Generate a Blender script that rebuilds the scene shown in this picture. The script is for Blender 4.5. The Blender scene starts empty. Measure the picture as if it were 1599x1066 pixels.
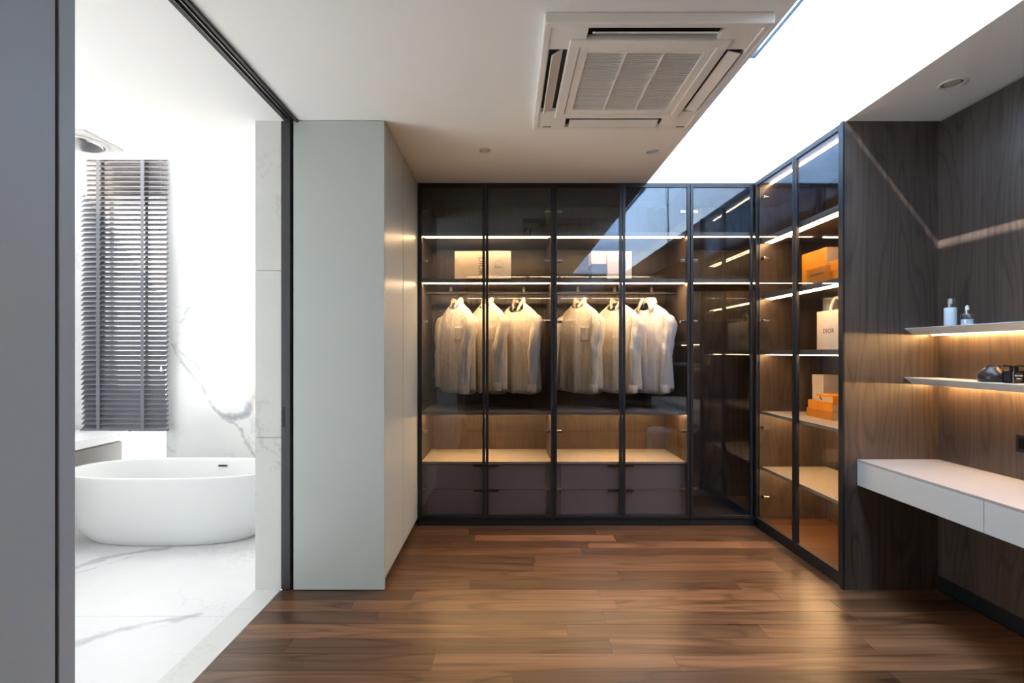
import bpy, bmesh, math, random
from mathutils import Vector, Matrix
R = math.radians
sc = bpy.context.scene
COL = sc.collection

# ------------------------------------------------------------------ camera
cam_d = bpy.data.cameras.new('camera')
cam = bpy.data.objects.new('camera', cam_d); COL.objects.link(cam)
cam.location = (0, 0, 1.443)
cam.rotation_euler = (R(90), 0, 0)
cam_d.sensor_width = 36; cam_d.lens = 750 / 1599 * 36
cam_d.shift_x = 7.5 / 1599; cam_d.shift_y = 17 / 1599
cam_d.clip_start = 0.02
sc.camera = cam

# ------------------------------------------------------------------ sky, sun, exposure
w = bpy.data.worlds.new('sky'); sc.world = w; w.use_nodes = True
bg = w.node_tree.nodes['Background']
bg.inputs[0].default_value = (0.60, 0.79, 1.0, 1); bg.inputs[1].default_value = 5.0
sun_d = bpy.data.lights.new('sun', 'SUN'); sun_d.energy = 6.0; sun_d.angle = R(0.5); sun_d.color = (1, .95, .88)
sun = bpy.data.objects.new('sun', sun_d); COL.objects.link(sun)
sun.rotation_euler = Vector((0.767, 0.20, -1.0)).to_track_quat('-Z', 'Y').to_euler()
sun.location = (0, 0, 8)
vs = sc.view_settings
vs.view_transform = 'Standard'; vs.look = 'None'; vs.gamma = 1.0; vs.use_curve_mapping = False
vs.exposure = 2.98
try:
    sc.cycles.use_denoising = True
    sc.cycles.max_bounces = 14; sc.cycles.diffuse_bounces = 7; sc.cycles.glossy_bounces = 6
    sc.cycles.transparent_max_bounces = 32; sc.cycles.transmission_bounces = 8
    sc.cycles.caustics_reflective = False; sc.cycles.caustics_refractive = False
    sc.cycles.sample_clamp_indirect = 6.0
except Exception:
    pass

def area(name, loc, size, rot, energy, color, portal=False):
    d = bpy.data.lights.new(name, 'AREA'); d.shape = 'RECTANGLE'; d.size, d.size_y = size
    d.energy = energy; d.color = color
    if portal: d.cycles.is_portal = True
    o = bpy.data.objects.new(name, d); COL.objects.link(o); o.location = loc; o.rotation_euler = rot
    return o
# portals only guide the sampling of the sky through the openings
area('skylight_portal', (1.61, 1.7, 3.99), (0.86, 4.5), (0, 0, 0), 1, (1, 1, 1), True)
area('bath_skylight_portal', (-2.9, 3.98, 3.68), (2.7, 0.9), (0, 0, 0), 1, (1, 1, 1), True)
area('bath_window_portal', (-3.44, 4.60, 1.55), (0.55, 2.66), (R(-90), 0, 0), 1, (1, 1, 1), True)

area('bath_side_portal', (-4.56, 1.45, .97), (1.66, 1.8), (0, R(-90), 0), 1, (1, 1, 1), True)  # sky through the added side window

# ================================================================== materials
class NT:
    """tiny helper around a material's node tree"""
    def __init__(s, name):
        s.m = bpy.data.materials.new(name); s.m.use_nodes = True
        s.t = s.m.node_tree; s.b = s.t.nodes['Principled BSDF']; s.out = s.t.nodes['Material Output']
    def n(s, typ, **kw):
        nd = s.t.nodes.new(typ)
        for k, v in kw.items(): setattr(nd, k, v)
        return nd
    def l(s, a, b): s.t.links.new(a, b)
    def put(s, sock, v):
        if hasattr(v, 'is_output'): s.l(v, sock)
        else: sock.default_value = v
    def math(s, op, a, b=0.0, c=0.0, clamp=False):
        nd = s.n('ShaderNodeMath', operation=op); nd.use_clamp = clamp
        s.put(nd.inputs[0], a); s.put(nd.inputs[1], b); s.put(nd.inputs[2], c)
        return nd.outputs[0]
    def vec(s, op, a, b=(0, 0, 0), scale=None):
        nd = s.n('ShaderNodeVectorMath', operation=op)
        s.put(nd.inputs[0], a)
        if op == 'SCALE': s.put(nd.inputs['Scale'], scale); return nd.outputs['Vector']
        s.put(nd.inputs[1], b)
        return nd.outputs['Value'] if op in ('DOT_PRODUCT', 'LENGTH', 'DISTANCE') else nd.outputs['Vector']
    def pos(s): return s.n('ShaderNodeNewGeometry').outputs['Position']
    def rnd(s): return s.n('ShaderNodeObjectInfo').outputs['Random']
    def noise(s, v, scale, detail=3, rough=.5, color=False, dist=0.0):
        nd = s.n('ShaderNodeTexNoise'); s.put(nd.inputs['Vector'], v)
        nd.inputs['Scale'].default_value = scale; nd.inputs['Detail'].default_value = detail
        nd.inputs['Roughness'].default_value = rough; nd.inputs['Distortion'].default_value = dist
        return nd.outputs['Color' if color else 'Fac']
    def ramp(s, f, stops):
        nd = s.n('ShaderNodeValToRGB'); s.put(nd.inputs[0], f)
        e = nd.color_ramp.elements
        while len(e) < len(stops): e.new(0.5)
        for el, (p, c) in zip(e, stops):
            el.position = p; el.color = (c[0], c[1], c[2], 1) if not isinstance(c, (int, float)) else (c, c, c, 1)
        return nd.outputs[0]
    def mix(s, f, a, b, blend='MIX'):
        nd = s.n('ShaderNodeMix', data_type='RGBA', blend_type=blend)
        s.put(nd.inputs[0], f)
        for i, v in ((6, a), (7, b)):
            if isinstance(v, tuple) and len(v) == 3: v = (*v, 1)
            s.put(nd.inputs[i], v)
        return nd.outputs[2]
    def bump(s, h, strength=.1, dist=.01):
        nd = s.n('ShaderNodeBump'); s.put(nd.inputs['Height'], h)
        nd.inputs['Strength'].default_value = strength; nd.inputs['Distance'].default_value = dist
        s.l(nd.outputs[0], s.b.inputs['Normal'])
    def base(s, c, rough=.5, metal=0.0, spec=.5):
        if isinstance(c, tuple): c = (*c[:3], 1)
        s.put(s.b.inputs['Base Color'], c); s.put(s.b.inputs['Roughness'], rough)
        s.b.inputs['Metallic'].default_value = metal; s.b.inputs['Specular IOR Level'].default_value = spec
        return s.m

def plain(name, c, rough=.5, metal=0.0, spec=.5, var=.06, scale=6.0, bump=0.0):
    k = NT(name)
    f = k.noise(k.pos(), scale, 4)
    col = k.mix(f, tuple(x * (1 - var) for x in c), tuple(min(1, x * (1 + var)) for x in c))
    if bump: k.bump(k.noise(k.pos(), 180, 2), bump, .002)
    return k.base(col, rough, metal, spec)

def emit(name, c, strength):
    k = NT(name); e = k.n('ShaderNodeEmission')
    e.inputs[0].default_value = (*c, 1); e.inputs[1].default_value = strength
    k.l(e.outputs[0], k.out.inputs[0]); return k.m

def glass(name, tint, refl=.07, edge=.5, gcol=(.95, .97, 1)):
    k = NT(name)
    lw = k.n('ShaderNodeLayerWeight'); lw.inputs[0].default_value = .5
    f = k.math('POWER', lw.outputs['Facing'], 4.0)
    f = k.math('MULTIPLY_ADD', f, edge, refl, clamp=True)
    tr = k.n('ShaderNodeBsdfTransparent'); tr.inputs[0].default_value = (*tint, 1)
    gl = k.n('ShaderNodeBsdfGlossy'); gl.inputs['Color'].default_value = (*gcol, 1); gl.inputs['Roughness'].default_value = 0.0
    mx = k.n('ShaderNodeMixShader'); k.l(f, mx.inputs[0]); k.l(tr.outputs[0], mx.inputs[1]); k.l(gl.outputs[0], mx.inputs[2])
    k.l(mx.outputs[0], k.out.inputs[0]); return k.m

def veneer(name, dark, mid, light, axis='z', rough=.45, spec=.4, figure=13.0, bump=.12):
    """wood veneer: contour lines of stretched noise make the cathedral figure, fine noise the fibres"""
    k = NT(name)
    off = k.vec('SCALE', k.n('ShaderNodeCombineXYZ').outputs[0], scale=1.0)
    cx = k.n('ShaderNodeCombineXYZ'); r = k.rnd()
    k.put(cx.inputs[0], k.math('MULTIPLY', r, 7.3)); k.put(cx.inputs[1], k.math('MULTIPLY', r, 13.7)); k.put(cx.inputs[2], k.math('MULTIPLY', r, 5.1))
    p = k.vec('ADD', k.pos(), cx.outputs[0])
    s1 = {'z': (4.5, 4.5, .55), 'x': (.55, 6.5, 4.5)}[axis]
    s2 = {'z': (90, 90, 1.6), 'x': (1.6, 120, 90)}[axis]
    s3 = {'z': (9, 9, .25), 'x': (.3, 12, 9)}[axis]
    n1 = k.noise(k.vec('MULTIPLY', p, s1), 1.0, 1.5, .4)
    rings = k.math('FRACT', k.math('MULTIPLY', n1, figure))
    rings = k.ramp(rings, [(0, .0), (.10, .70), (.75, 1.0), (1, .1)])
    fib = k.noise(k.vec('MULTIPLY', p, s2), 1.0, 3, .6)
    band = k.noise(k.vec('MULTIPLY', p, s3), 1.0, 2, .5)
    f = k.math('MULTIPLY_ADD', rings, .42, k.math('MULTIPLY_ADD', fib, .75, k.math('MULTIPLY', band, .55)))
    f = k.math('SUBTRACT', f, .42)
    col = k.ramp(f, [(.10, dark), (.48, mid), (.85, light)])
    k.bump(fib, bump, .002)
    return k, col, f

def m_veneer():
    k, col, f = veneer('dark_oak_veneer', (.018, .012, .010), (.054, .037, .029), (.094, .066, .051))
    return k.base(col, k.math('MULTIPLY_ADD', f, -.1, .44), 0, .85)

def m_plank():
    k, col, f = veneer('walnut_plank', (.031, .0135, .006), (.105, .047, .021), (.195, .096, .047), 'x', figure=8.0, bump=.05)
    r = k.rnd()
    tone = k.ramp(k.math('FRACT', k.math('MULTIPLY', r, 9.77)), [(0, .48), (.35, .80), (.7, 1.0), (1, 1.35)])
    col = k.mix(1.0, col, tone, 'MULTIPLY')
    return k.base(col, k.math('MULTIPLY_ADD', f, .10, .27), 0, .5)

def seg_dist(k, p, a, b):
    a = Vector(a); b = Vector(b); ab = b - a
    pa = k.vec('SUBTRACT', p, tuple(a))
    t = k.math('MULTIPLY', k.vec('DOT_PRODUCT', pa, tuple(ab)), 1 / ab.length_squared, clamp=True)
    return k.vec('LENGTH', k.vec('SUBTRACT', pa, k.vec('SCALE', tuple(ab), scale=t)))

def marble(name, segs=(), white=(.73, .74, .75), rough=.16, warp=.10, faint=.35, spec=.5):
    k = NT(name); p = k.pos()
    wv = k.vec('SUBTRACT', k.noise(p, 3.2, 5, .62, color=True), (.5, .5, .5))
    q = k.vec('ADD', p, k.vec('SCALE', wv, scale=warp * 2))
    n = k.noise(k.vec('ADD', k.vec('MULTIPLY', p, (1, 1, .8)), k.vec('SCALE', wv, scale=.8)), 1.1, 3, .5)
    thin = k.math('SUBTRACT', 1.0, k.math('MULTIPLY', k.math('ABSOLUTE', k.math('SUBTRACT', n, .5)), 90), clamp=True)
    mask = k.ramp(k.noise(p, .9, 2), [(.42, 0.0), (.62, 1.0)])
    v = k.math('MULTIPLY', k.math('MULTIPLY', thin, mask), faint)
    cloud = k.ramp(k.noise(p, 2.0, 5, .6), [(.45, 0.0), (.85, .13)])
    v = k.math('MAXIMUM', v, cloud)
    wid = k.noise(p, 5.0, 3)
    for (a, b, width, strength) in segs:
        d = seg_dist(k, q, a, b)
        wd = k.math('MULTIPLY_ADD', wid, width * 2.2, -width * .35)
        x = k.math('SUBTRACT', 1.0, k.math('DIVIDE', d, k.math('MAXIMUM', wd, .003)), clamp=True)
        x = k.math('MULTIPLY', k.math('POWER', x, .6), strength)
        v = k.math('MAXIMUM', v, x)
    col = k.mix(v, white, (.25, .27, .31))
    return k.base(col, rough, 0, spec)

YW = 4.45
def wp(px, py): return ((px - 792) * YW / 750, YW, 1.443 - (py - 550) * YW / 750)
def fp(px, py):
    Y = 1.443 * 750 / (py - 550); return ((px - 792) * Y / 750, Y, 0)
def chain(f, pts, wd, st): return [(f(*pts[i]), f(*pts[i + 1]), wd, st) for i in range(len(pts) - 1)]
wall_segs = (chain(wp, [(262, 530), (282, 551), (305, 564), (321, 585)], .024, .55)
    + chain(wp, [(262, 530), (334, 636), (368, 663), (400, 712)], .030, .65)
    + chain(wp, [(334, 636), (364, 652), (388, 646), (399, 612)], .062, .85)
    + chain(wp, [(269, 528), (294, 479), (323, 470), (350, 456), (314, 384)], .016, .42)
    + chain(wp, [(334, 591), (370, 573)], .04, .55) + chain(wp, [(318, 248), (350, 290)], .03, .12)
    + chain(wp, [(112, 300), (124, 420)], .04, .25))
floor_segs = (chain(fp, [(90, 894), (180, 868), (258, 857)], .06, .62) + chain(fp, [(90, 903), (200, 872)], .025, .5)
    + chain(fp, [(90, 1012), (190, 984), (300, 961)], .05, .55) + chain(fp, [(170, 1004), (255, 978)], .012, .2)
    + chain(fp, [(265, 955), (330, 900), (398, 880)], .012, .14) + chain(fp, [(300, 1040), (380, 980)], .012, .12))

M = {}
M['veneer'] = m_veneer()
M['plank'] = m_plank()
M['marble_wall'] = marble('white_marble_wall', wall_segs)
M['marble_floor'] = marble('white_marble_floor', floor_segs, rough=.34, faint=.25, spec=.3)
M['marble_jamb'] = marble('pale_marble_jamb', (), white=(.62, .63, .61), rough=.3, faint=.38)
M['marble_top'] = marble('grey_marble_counter', (), white=(.72, .73, .75), rough=.25, faint=.7)
M['ceiling'] = plain('white_ceiling_paint', (.89, .89, .88), .9, spec=.2, var=.01)
M['plaster'] = plain('white_plaster', (.82, .83, .84), .9, spec=.2, var=.015, scale=2)
M['well'] = plain('pale_blue_white_plaster', (.66, .72, .79), .9, spec=.2, var=.015, scale=2)
M['ac_white'] = plain('warm_white_plastic', (.84, .83, .815), .4, var=.01)
M['ac_grey'] = plain('grey_filter_mesh', (.20, .19, .18), .8, var=.05)
M['sage'] = plain('sage_grey_lacquer', (.46, .50, .49), .36, var=.015, scale=1.5)
M['sage_shaded'] = plain('shaded_sage_lacquer', (.35, .40, .44), .4, var=.015, scale=1.5)  # same sage lacquer, with shade put into its colour
M['black_metal'] = plain('black_aluminium', (.016, .018, .023), .38, .3, var=.08)
M['grey_metal'] = plain('anthracite_metal', (.055, .055, .063), .42, .4, var=.05)
M['dark'] = plain('dark_recess', (.012, .012, .013), .7, var=.05)
M['shelf'] = plain('taupe_shelf_laminate', (.17, .155, .145), .42, var=.03)
M['shelf_light'] = plain('pale_taupe_laminate', (.40, .36, .31), .42, var=.03)
M['drawer'] = plain('mauve_grey_laminate', (.20, .18, .19), .5, var=.03)
M['desk'] = plain('pale_grey_lacquer', (.50, .53, .53), .42, var=.012)
M['desk_top'] = plain('pale_desk_top', (.37, .35, .34), .38, var=.012)
M['tub'] = plain('matte_white_solid_surface', (.68, .70, .71), .45, var=.008)
M['white'] = plain('white_plastic', (.75, .75, .74), .4, var=.01)
M['chrome'] = plain('polished_steel', (.7, .68, .64), .22, 1.0, var=.05)
M['blind'] = plain('slate_blind_slat', (.115, .117, .14), .5, var=.04)
M['tape'] = plain('slate_ladder_tape', (.15, .16, .19), .8, var=.05)
M['orange'] = plain('orange_card', (.85, .33, .02), .5, var=.03)
M['orange_dark'] = plain('dull_orange_card', (.62, .25, .025), .5, var=.03)
M['cream'] = plain('cream_paper', (.72, .64, .54), .6, var=.02)
M['white_paper'] = plain('white_paper', (.78, .74, .68), .6, var=.015)
M['page'] = plain('pale_page_block', (.66, .52, .38), .7, var=.05, scale=60)
M['ink'] = plain('dark_ink', (.07, .06, .05), .6)
M['ink_grey'] = plain('grey_ink', (.40, .36, .31), .6)
M['ink_white'] = plain('white_ink', (.7, .7, .68), .6)
M['navy_card'] = plain('slate_blue_card', (.07, .09, .13), .6)
M['vase'] = plain('dark_bronze_glaze', (.035, .03, .03), .3, .3, var=.2, scale=20)
M['black_gloss'] = plain('gloss_black', (.008, .008, .009), .12, var=.1)
M['pouf'] = plain('pale_fabric', (.42, .43, .38), .9, spec=.2, var=.08, scale=40)
M['glass'] = glass('smoked_door_glass', (.82, .815, .82), .058, .45, (.80, .90, 1.0))
M['solar'] = glass('solar_control_glass', (.51, .452, .398), .03, .5)
M['solar_light'] = glass('pale_solar_control_glass', (.585, .53, .475), .03, .5)
M['roof'] = glass('tinted_rooflight_glass', (.64, .66, .68), .03, .5)
M['clear'] = glass('clear_window_glass', (.97, .98, .98), .03, .5)
M['bottle_glass'] = glass('clear_bottle_glass', (.88, .91, .94), .10, .7)
M['frost'] = plain('frosted_white_glass', (.62, .68, .76), .25, var=.05)
M['led'] = emit('warm_led_diffuser', (1.0, .66, .33), 7.0)
M['led_right'] = emit('warm_led_diffuser_bright', (1.0, .64, .30), 8.0)
M['fill_down'] = emit('warm_fill_strip', (1.0, .66, .35), 24.0)  # added fill emitter that brightens the shirts
M['fill_dim'] = emit('dim_warm_fill_strip', (1.0, .62, .30), 8.5)  # weaker added fill for the bags and the right wardrobe
M['led_soft'] = emit('soft_warm_led_diffuser', (1.0, .60, .26), 27.0)
M['led_shelf'] = emit('amber_led_diffuser', (1.0, .55, .20), 17.0)
M['lamp'] = plain('frosted_downlight_lens', (.55, .54, .52), .4)

def m_cloth(name, c):
    k = NT(name); p = k.n('ShaderNodeTexCoord').outputs['Object']
    wv = k.noise(p, 700, 1); f = k.noise(p, 5, 4)
    col = k.mix(f, tuple(x * .92 for x in c), c)
    wr = k.noise(k.vec('MULTIPLY', p, (22, 22, 5)), 1.0, 3, .6, dist=.6)
    cr = k.noise(k.vec('MULTIPLY', p, (14, 14, 11)), 1.0, 3, .55, dist=.9)
    k.bump(k.math('MULTIPLY_ADD', cr, .55, k.math('MULTIPLY_ADD', wv, .05, wr)), .8, .022)
    k.b.inputs['Sheen Weight'].default_value = .15
    return k.base(col, .85, 0, .2)
M['cloth'] = [m_cloth('off_white_cotton', (.72, .66, .57)), m_cloth('ivory_linen', (.70, .62, .50)), m_cloth('white_cotton', (.76, .72, .67))]

# ================================================================== mesh helpers
WL = {}           # world location of every object built, so that children can be placed
def wloc(o): return WL[o.name]

class MB:
    def __init__(s): s.v = []; s.f = []; s.smooth = False
    def add(s, vs_, fs_):
        n = len(s.v); s.v += [tuple(v) for v in vs_]; s.f += [tuple(i + n for i in f) for f in fs_]; return s
    def box(s, x0, x1, y0, y1, z0, z1):
        return s.add([(x, y, z) for z in (z0, z1) for y in (y0, y1) for x in (x0, x1)],
                     [(0, 2, 3, 1), (4, 5, 7, 6), (0, 1, 5, 4), (2, 6, 7, 3), (0, 4, 6, 2), (1, 3, 7, 5)])
    def obox(s, c, half, mat3):
        vv = [Vector(c) + mat3 @ Vector((x * half[0], y * half[1], z * half[2])) for z in (-1, 1) for y in (-1, 1) for x in (-1, 1)]
        return s.add(vv, [(0, 2, 3, 1), (4, 5, 7, 6), (0, 1, 5, 4), (2, 6, 7, 3), (0, 4, 6, 2), (1, 3, 7, 5)])
    def prism(s, poly, f0, f1):
        """poly: list of 2D points, f0/f1 map a 2D point to 3D for both ends"""
        n = len(poly); a = [f0(*p) for p in poly]; b = [f1(*p) for p in poly]
        return s.add(a + b, [tuple(range(n))[::-1], tuple(range(n, 2 * n))] + [(i, (i + 1) % n, n + (i + 1) % n, n + i) for i in range(n)])
    def grid(s, rows, closed=False, cap=False):
        n = len(rows[0]); base = len(s.v)
        for r in rows: s.v += [tuple(p) for p in r]
        for i in range(len(rows) - 1):
            for j in range(n if closed else n - 1):
                a = base + i * n + j; b = base + i * n + (j + 1) % n
                s.f.append((a, b, b + n, a + n))
        if cap:
            s.f.append(tuple(base + j for j in range(n))[::-1])
            s.f.append(tuple(base + (len(rows) - 1) * n + j for j in range(n)))
        return s
    def lathe(s, prof, c=(0, 0, 0), n=32, axis='z', cap=True):
        rows = []
        for r, h in prof:
            row = []
            for i in range(n):
                a = 2 * math.pi * i / n; u, v = r * math.cos(a), r * math.sin(a)
                row.append({'z': (c[0] + u, c[1] + v, c[2] + h), 'x': (c[0] + h, c[1] + u, c[2] + v), 'y': (c[0] + u, c[1] + h, c[2] + v)}[axis])
            rows.append(row)
        return s.grid(rows, True, cap)
    def tube(s, pts, r, n=10):
        pts = [Vector(p) for p in pts]; rows = []
        for i, p in enumerate(pts):
            t = (pts[min(i + 1, len(pts) - 1)] - pts[max(i - 1, 0)]).normalized()
            ref = Vector((0, 0, 1)) if abs(t.z) < .9 else Vector((0, 1, 0))
            a = t.cross(ref).normalized(); b = t.cross(a)
            rr = r[i] if isinstance(r, (list, tuple)) else r
            rows.append([p + (a * math.cos(2 * math.pi * j / n) + b * math.sin(2 * math.pi * j / n)) * rr for j in range(n)])
        return s.grid(rows, True, True)
    def mesh(s, name, origin, smooth=None):
        me = bpy.data.meshes.new(name)
        o = Vector(origin)
        me.from_pydata([tuple(Vector(v) - o) for v in s.v], [], s.f)
        bm = bmesh.new(); bm.from_mesh(me); bmesh.ops.recalc_face_normals(bm, faces=bm.faces)
        if smooth:
            for f in bm.faces: f.smooth = True
            for e in bm.edges:
                if len(e.link_faces) == 2 and e.calc_face_angle() > R(smooth): e.smooth = False
        bm.to_mesh(me); bm.free()
        return me
    def build(s, name, mat, parent=None, origin=None, smooth=None, bevel=0):
        if origin is None:
            xs, ys, zs = zip(*s.v)
            origin = ((min(xs) + max(xs)) / 2, (min(ys) + max(ys)) / 2, min(zs))
        me = s.mesh(name, origin, smooth); me.materials.append(M[mat] if isinstance(mat, str) else mat)
        return link(name, me, origin, parent, bevel)

def link(name, me, origin, parent=None, bevel=0):
    o = bpy.data.objects.new(name, me); COL.objects.link(o)
    WL[o.name] = Vector(origin)
    if parent is not None:
        o.parent = parent; o.location = Vector(origin) - wloc(parent)
    else: o.location = origin
    if bevel:
        md = o.modifiers.new('bevel', 'BEVEL'); md.width = bevel; md.segments = 2; md.limit_method = 'ANGLE'
    return o
def tag(o, label, cat, group=None):
    o['label'] = label; o['category'] = cat
    if group: o['group'] = group
    return o
def thing(name, label, cat, loc=(0, 0, 0), group=None):
    o = bpy.data.objects.new(name, None); COL.objects.link(o); o.location = loc; o.empty_display_size = .05
    WL[o.name] = Vector(loc); return tag(o, label, cat, group)
def struct(o, label=None, cat=None):
    o['kind'] = 'structure'
    if label: o['label'] = label; o['category'] = cat
    return o
def B(name, x0, x1, y0, y1, z0, z1, mat, parent=None, bevel=0):
    return MB().box(x0, x1, y0, y1, z0, z1).build(name, mat, parent, bevel=bevel)
def lettering(text, size, mat, parent, mat4, name='lettering', spacing=1.0):
    cu = bpy.data.curves.new(name, 'FONT'); cu.body = text; cu.size = size; cu.extrude = .0004
    cu.align_x = 'CENTER'; cu.align_y = 'CENTER'; cu.space_character = spacing; cu.resolution_u = 3
    t = bpy.data.objects.new(name, cu); COL.objects.link(t)
    bpy.context.view_layer.update()
    me = bpy.data.meshes.new_from_object(t.evaluated_get(bpy.context.evaluated_depsgraph_get()))
    bpy.data.objects.remove(t)
    loc = mat4.to_translation(); me.transform(mat4.to_3x3().to_4x4()); me.materials.clear(); me.materials.append(M[mat])
    return link(name, me, loc, parent)
def axes(xa, ya, loc):
    """text matrix: letters run along xa, tops point along ya"""
    xa, ya = Vector(xa).normalized(), Vector(ya).normalized(); za = xa.cross(ya)
    return Matrix.Translation(loc) @ Matrix((xa, ya, za)).transposed().to_4x4()

H = 2.85
# ================================================================== the setting
# ---- walnut floor: every plank a piece of its own
fl = struct(B('floor', -1.374, 2.70, -1.25, 4.62, -.10, -.012, 'dark'), 'dark walnut plank floor of the dressing room', 'floor')
rng = random.Random(5)
pm = MB().box(-.5, .5, -.5, .5, -.5, .5).mesh('floor_plank', (0, 0, 0)); pm.materials.append(M['plank'])
PW = .1245; y = 4.045
bounds = {}
while y > -.62:
    x = -1.374 - rng.random() * .85
    while x < 2.60:
        L = rng.uniform(1.0, 1.75)
        if 2.62 - (x + L) < .25: L = 2.62 - x
        a, b = max(x, -1.372), min(x + L, 2.618)
        if b - a > .01:
            o = link('plank', pm, ((a + b) / 2, y - PW / 2, -.006), fl)
            o.scale = (b - a - .0016, PW - .0014, .012)
        x += L
    y -= PW
# ---- closet ceiling with the skylight well cut out
struct(B('ceiling', -1.335, 1.16, -1.25, 4.62, H, H + .12, 'ceiling'), 'white plaster ceiling of the dressing room', 'ceiling')
struct(B('ceiling_soffit', 2.06, 2.75, -1.25, 2.94, H, H + .12, 'ceiling'), 'white soffit ceiling above the desk niche', 'ceiling')
struct(B('ceiling_rear', 1.16, 2.06, -1.25, -.60, H, H + .12, 'ceiling'), 'white ceiling strip behind the skylight well', 'ceiling')
ZT = 3.89
wr = struct(B('wall_skylight_right', 2.06, 2.18, -.72, 4.11, H + .12, ZT, 'well'), 'tall white plaster wall of the skylight well', 'wall')
B('lower_edge', 2.06, 2.18, 2.941, 4.11, H, H + .1195, 'well', wr)
B('joint', 2.052, 2.0605, 1.85, 1.862, H, ZT, 'grey_metal', wr)
struct(B('wall_skylight_back', 1.04, 2.06, 3.995, 4.11, H, ZT, 'well'), 'pale blue end wall of the skylight well above the glass wardrobe', 'wall')
struct(B('wall_skylight_front', 1.04, 2.06, -.72, -.60, H + .12, ZT, 'well'), 'white near end wall of the skylight well', 'wall')
struct(B('wall_skylight_left', 1.04, 1.16, -.60, 3.995, H + .12, ZT, 'well'), 'white left wall of the skylight well', 'wall')
sk = thing('window_1', 'long glazed rooflight over the skylight well', 'skylight', (1.61, 1.7, ZT)); sk['kind'] = 'structure'
B('frame', 1.04, 1.185, -.72, 4.11, ZT, ZT + .06, 'grey_metal', sk); B('frame', 2.035, 2.18, -.72, 4.11, ZT, ZT + .06, 'grey_metal', sk)
for yy in (-.66, 4.03): B('frame', 1.185, 2.035, yy - .05, yy + .05, ZT, ZT + .06, 'grey_metal', sk)
for i in range(2): B('pane', 1.185, 2.035, -.61 + i * 2.295, -.61 + (i + 1) * 2.295, ZT + .03, ZT + .042, 'roof', sk)
B('glazing_bar', 1.185, 2.035, 1.670, 1.700, ZT, ZT + .06, 'grey_metal', sk)
# ---- outer walls
struct(B('wall_back', -1.53, 2.80, 4.60, 4.75, -.10, H, 'plaster'), 'white back wall hidden behind the glass wardrobes', 'wall')
wrr = struct(B('wall_right', 2.645, 2.80, -1.25, 4.60, -.10, H, 'dark'), 'dark oak veneer panelled wall behind the desk', 'wall')
for a, b in ((-1.25, .30), (.302, 1.60), (1.602, 2.935)):
    B('veneer_panel', 2.62, 2.646, a, b, .09, .70, 'veneer', wrr); B('veneer_panel', 2.62, 2.646, a, b, .7015, H - .012, 'veneer', wrr)
struct(B('baseboard_right', 2.626, 2.646, -1.25, 2.935, 0, .088, 'black_metal'), 'black recessed baseboard under the veneer wall', 'baseboard')
struct(B('wall_rear', -1.53, 2.80, -1.40, -1.25, -.10, H, 'plaster'), 'white rear wall behind the camera', 'wall')
wl = struct(B('wall_left', -1.52, -1.31, 3.0, 4.60, -.10, H, 'plaster'), 'partition wall between dressing room and bathroom', 'wall')
struct(B('wall_left_near', -1.53, -1.31, -1.25, .80, -.10, H, 'plaster'), 'near partition wall beside the bathroom opening', 'wall')
# marble jamb of the opening, three slabs with joints
wj = struct(thing('wall_jamb', 'veined marble jamb at the end of the bathroom partition', 'wall', (-1.455, 2.96, 0)))
for a, b in ((0, .924), (.9265, 1.939), (1.9415, H)):
    B('marble_slab', -1.532, -1.374, 2.92, 3.0, a, b, 'marble_jamb', wj, .001)
    B('marble_slab', -1.534, -1.519, 3.001, 4.449, a, b, 'marble_wall', wj)
# pocket door leaf standing in its pocket
pd = struct(thing('door_1', 'dark metal pocket door leaf retracted beside the marble jamb', 'door', (-1.33, 2.96, 0)))
B('leaf', -1.372, -1.318, 2.915, 2.99, .004, H - .004, 'grey_metal', pd, .002)
B('shadow_gap', -1.318, -1.300, 2.95, 2.99, .004, H - .004, 'dark', pd)
B('latch', -1.368, -1.352, 2.912, 2.916, .99, 1.11, 'black_metal', pd)
for i in range(3): B('screw', -1.3675, -1.3655, 2.911, 2.9135, 1.005 + i * .045, 1.012 + i * .045, 'chrome', pd)
# ceiling track
tr = struct(thing('trim_1', 'dark double sliding door track set in the ceiling', 'track', (-1.305, 1.8, H)))
for x0, x1, z0 in ((-1.342, -1.322, H - .014), (-1.303, -1.296, H - .012), (-1.280, -1.268, H - .014)):
    B('rail', x0, x1, .82, 2.915, z0, H + .01, 'grey_metal', tr)
B('channel', -1.322, -1.280, .82, 2.915, H - .002, H + .01, 'black_metal', tr)
for x0 in (-1.3215, -1.2965): B('bright_edge', x0, x0 + .0018, .82, 2.915, H - .013, H - .003, 'chrome', tr)
B('stop', -1.322, -1.30, 2.87, 2.912, H - .012, H - .003, 'chrome', tr)
# ---- bathroom shell
th = struct(thing('floor_threshold', 'pale marble threshold strip along the bathroom opening', 'threshold', (-1.45, 1.9, 0)))
for a, b in ((.80, 1.55), (1.552, 2.70), (2.702, 2.92)):
    B('marble_slab', -1.531, -1.374, a, b, -.05, .003, 'marble_jamb', th, .001)
bf = struct(B('floor_bathroom', -4.40, -1.533, .30, 4.50, -.12, -.02, 'plaster'), 'white marble slab floor of the bathroom', 'floor')
for a, b in ((.30, 1.43), (1.4325, 2.626), (2.6285, 3.82), (3.8225, 4.45)):
    for x0, x1 in ((-4.40, -3.602), (-3.60, -1.533)):
        B('marble_slab', x0, x1, a, b, -.02, 0, 'marble_floor', bf, .0008)
struct(B('ceiling_bathroom', -4.40, -1.342, .30, 3.51, H, H + .15, 'ceiling'), 'white bathroom ceiling ending at the skylight slot', 'ceiling')
struct(B('wall_bathroom_slot', -4.40, -1.40, 3.40, 3.51, H + .15, 3.6, 'plaster'), 'white upstand of the bathroom skylight slot', 'wall')
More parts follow.
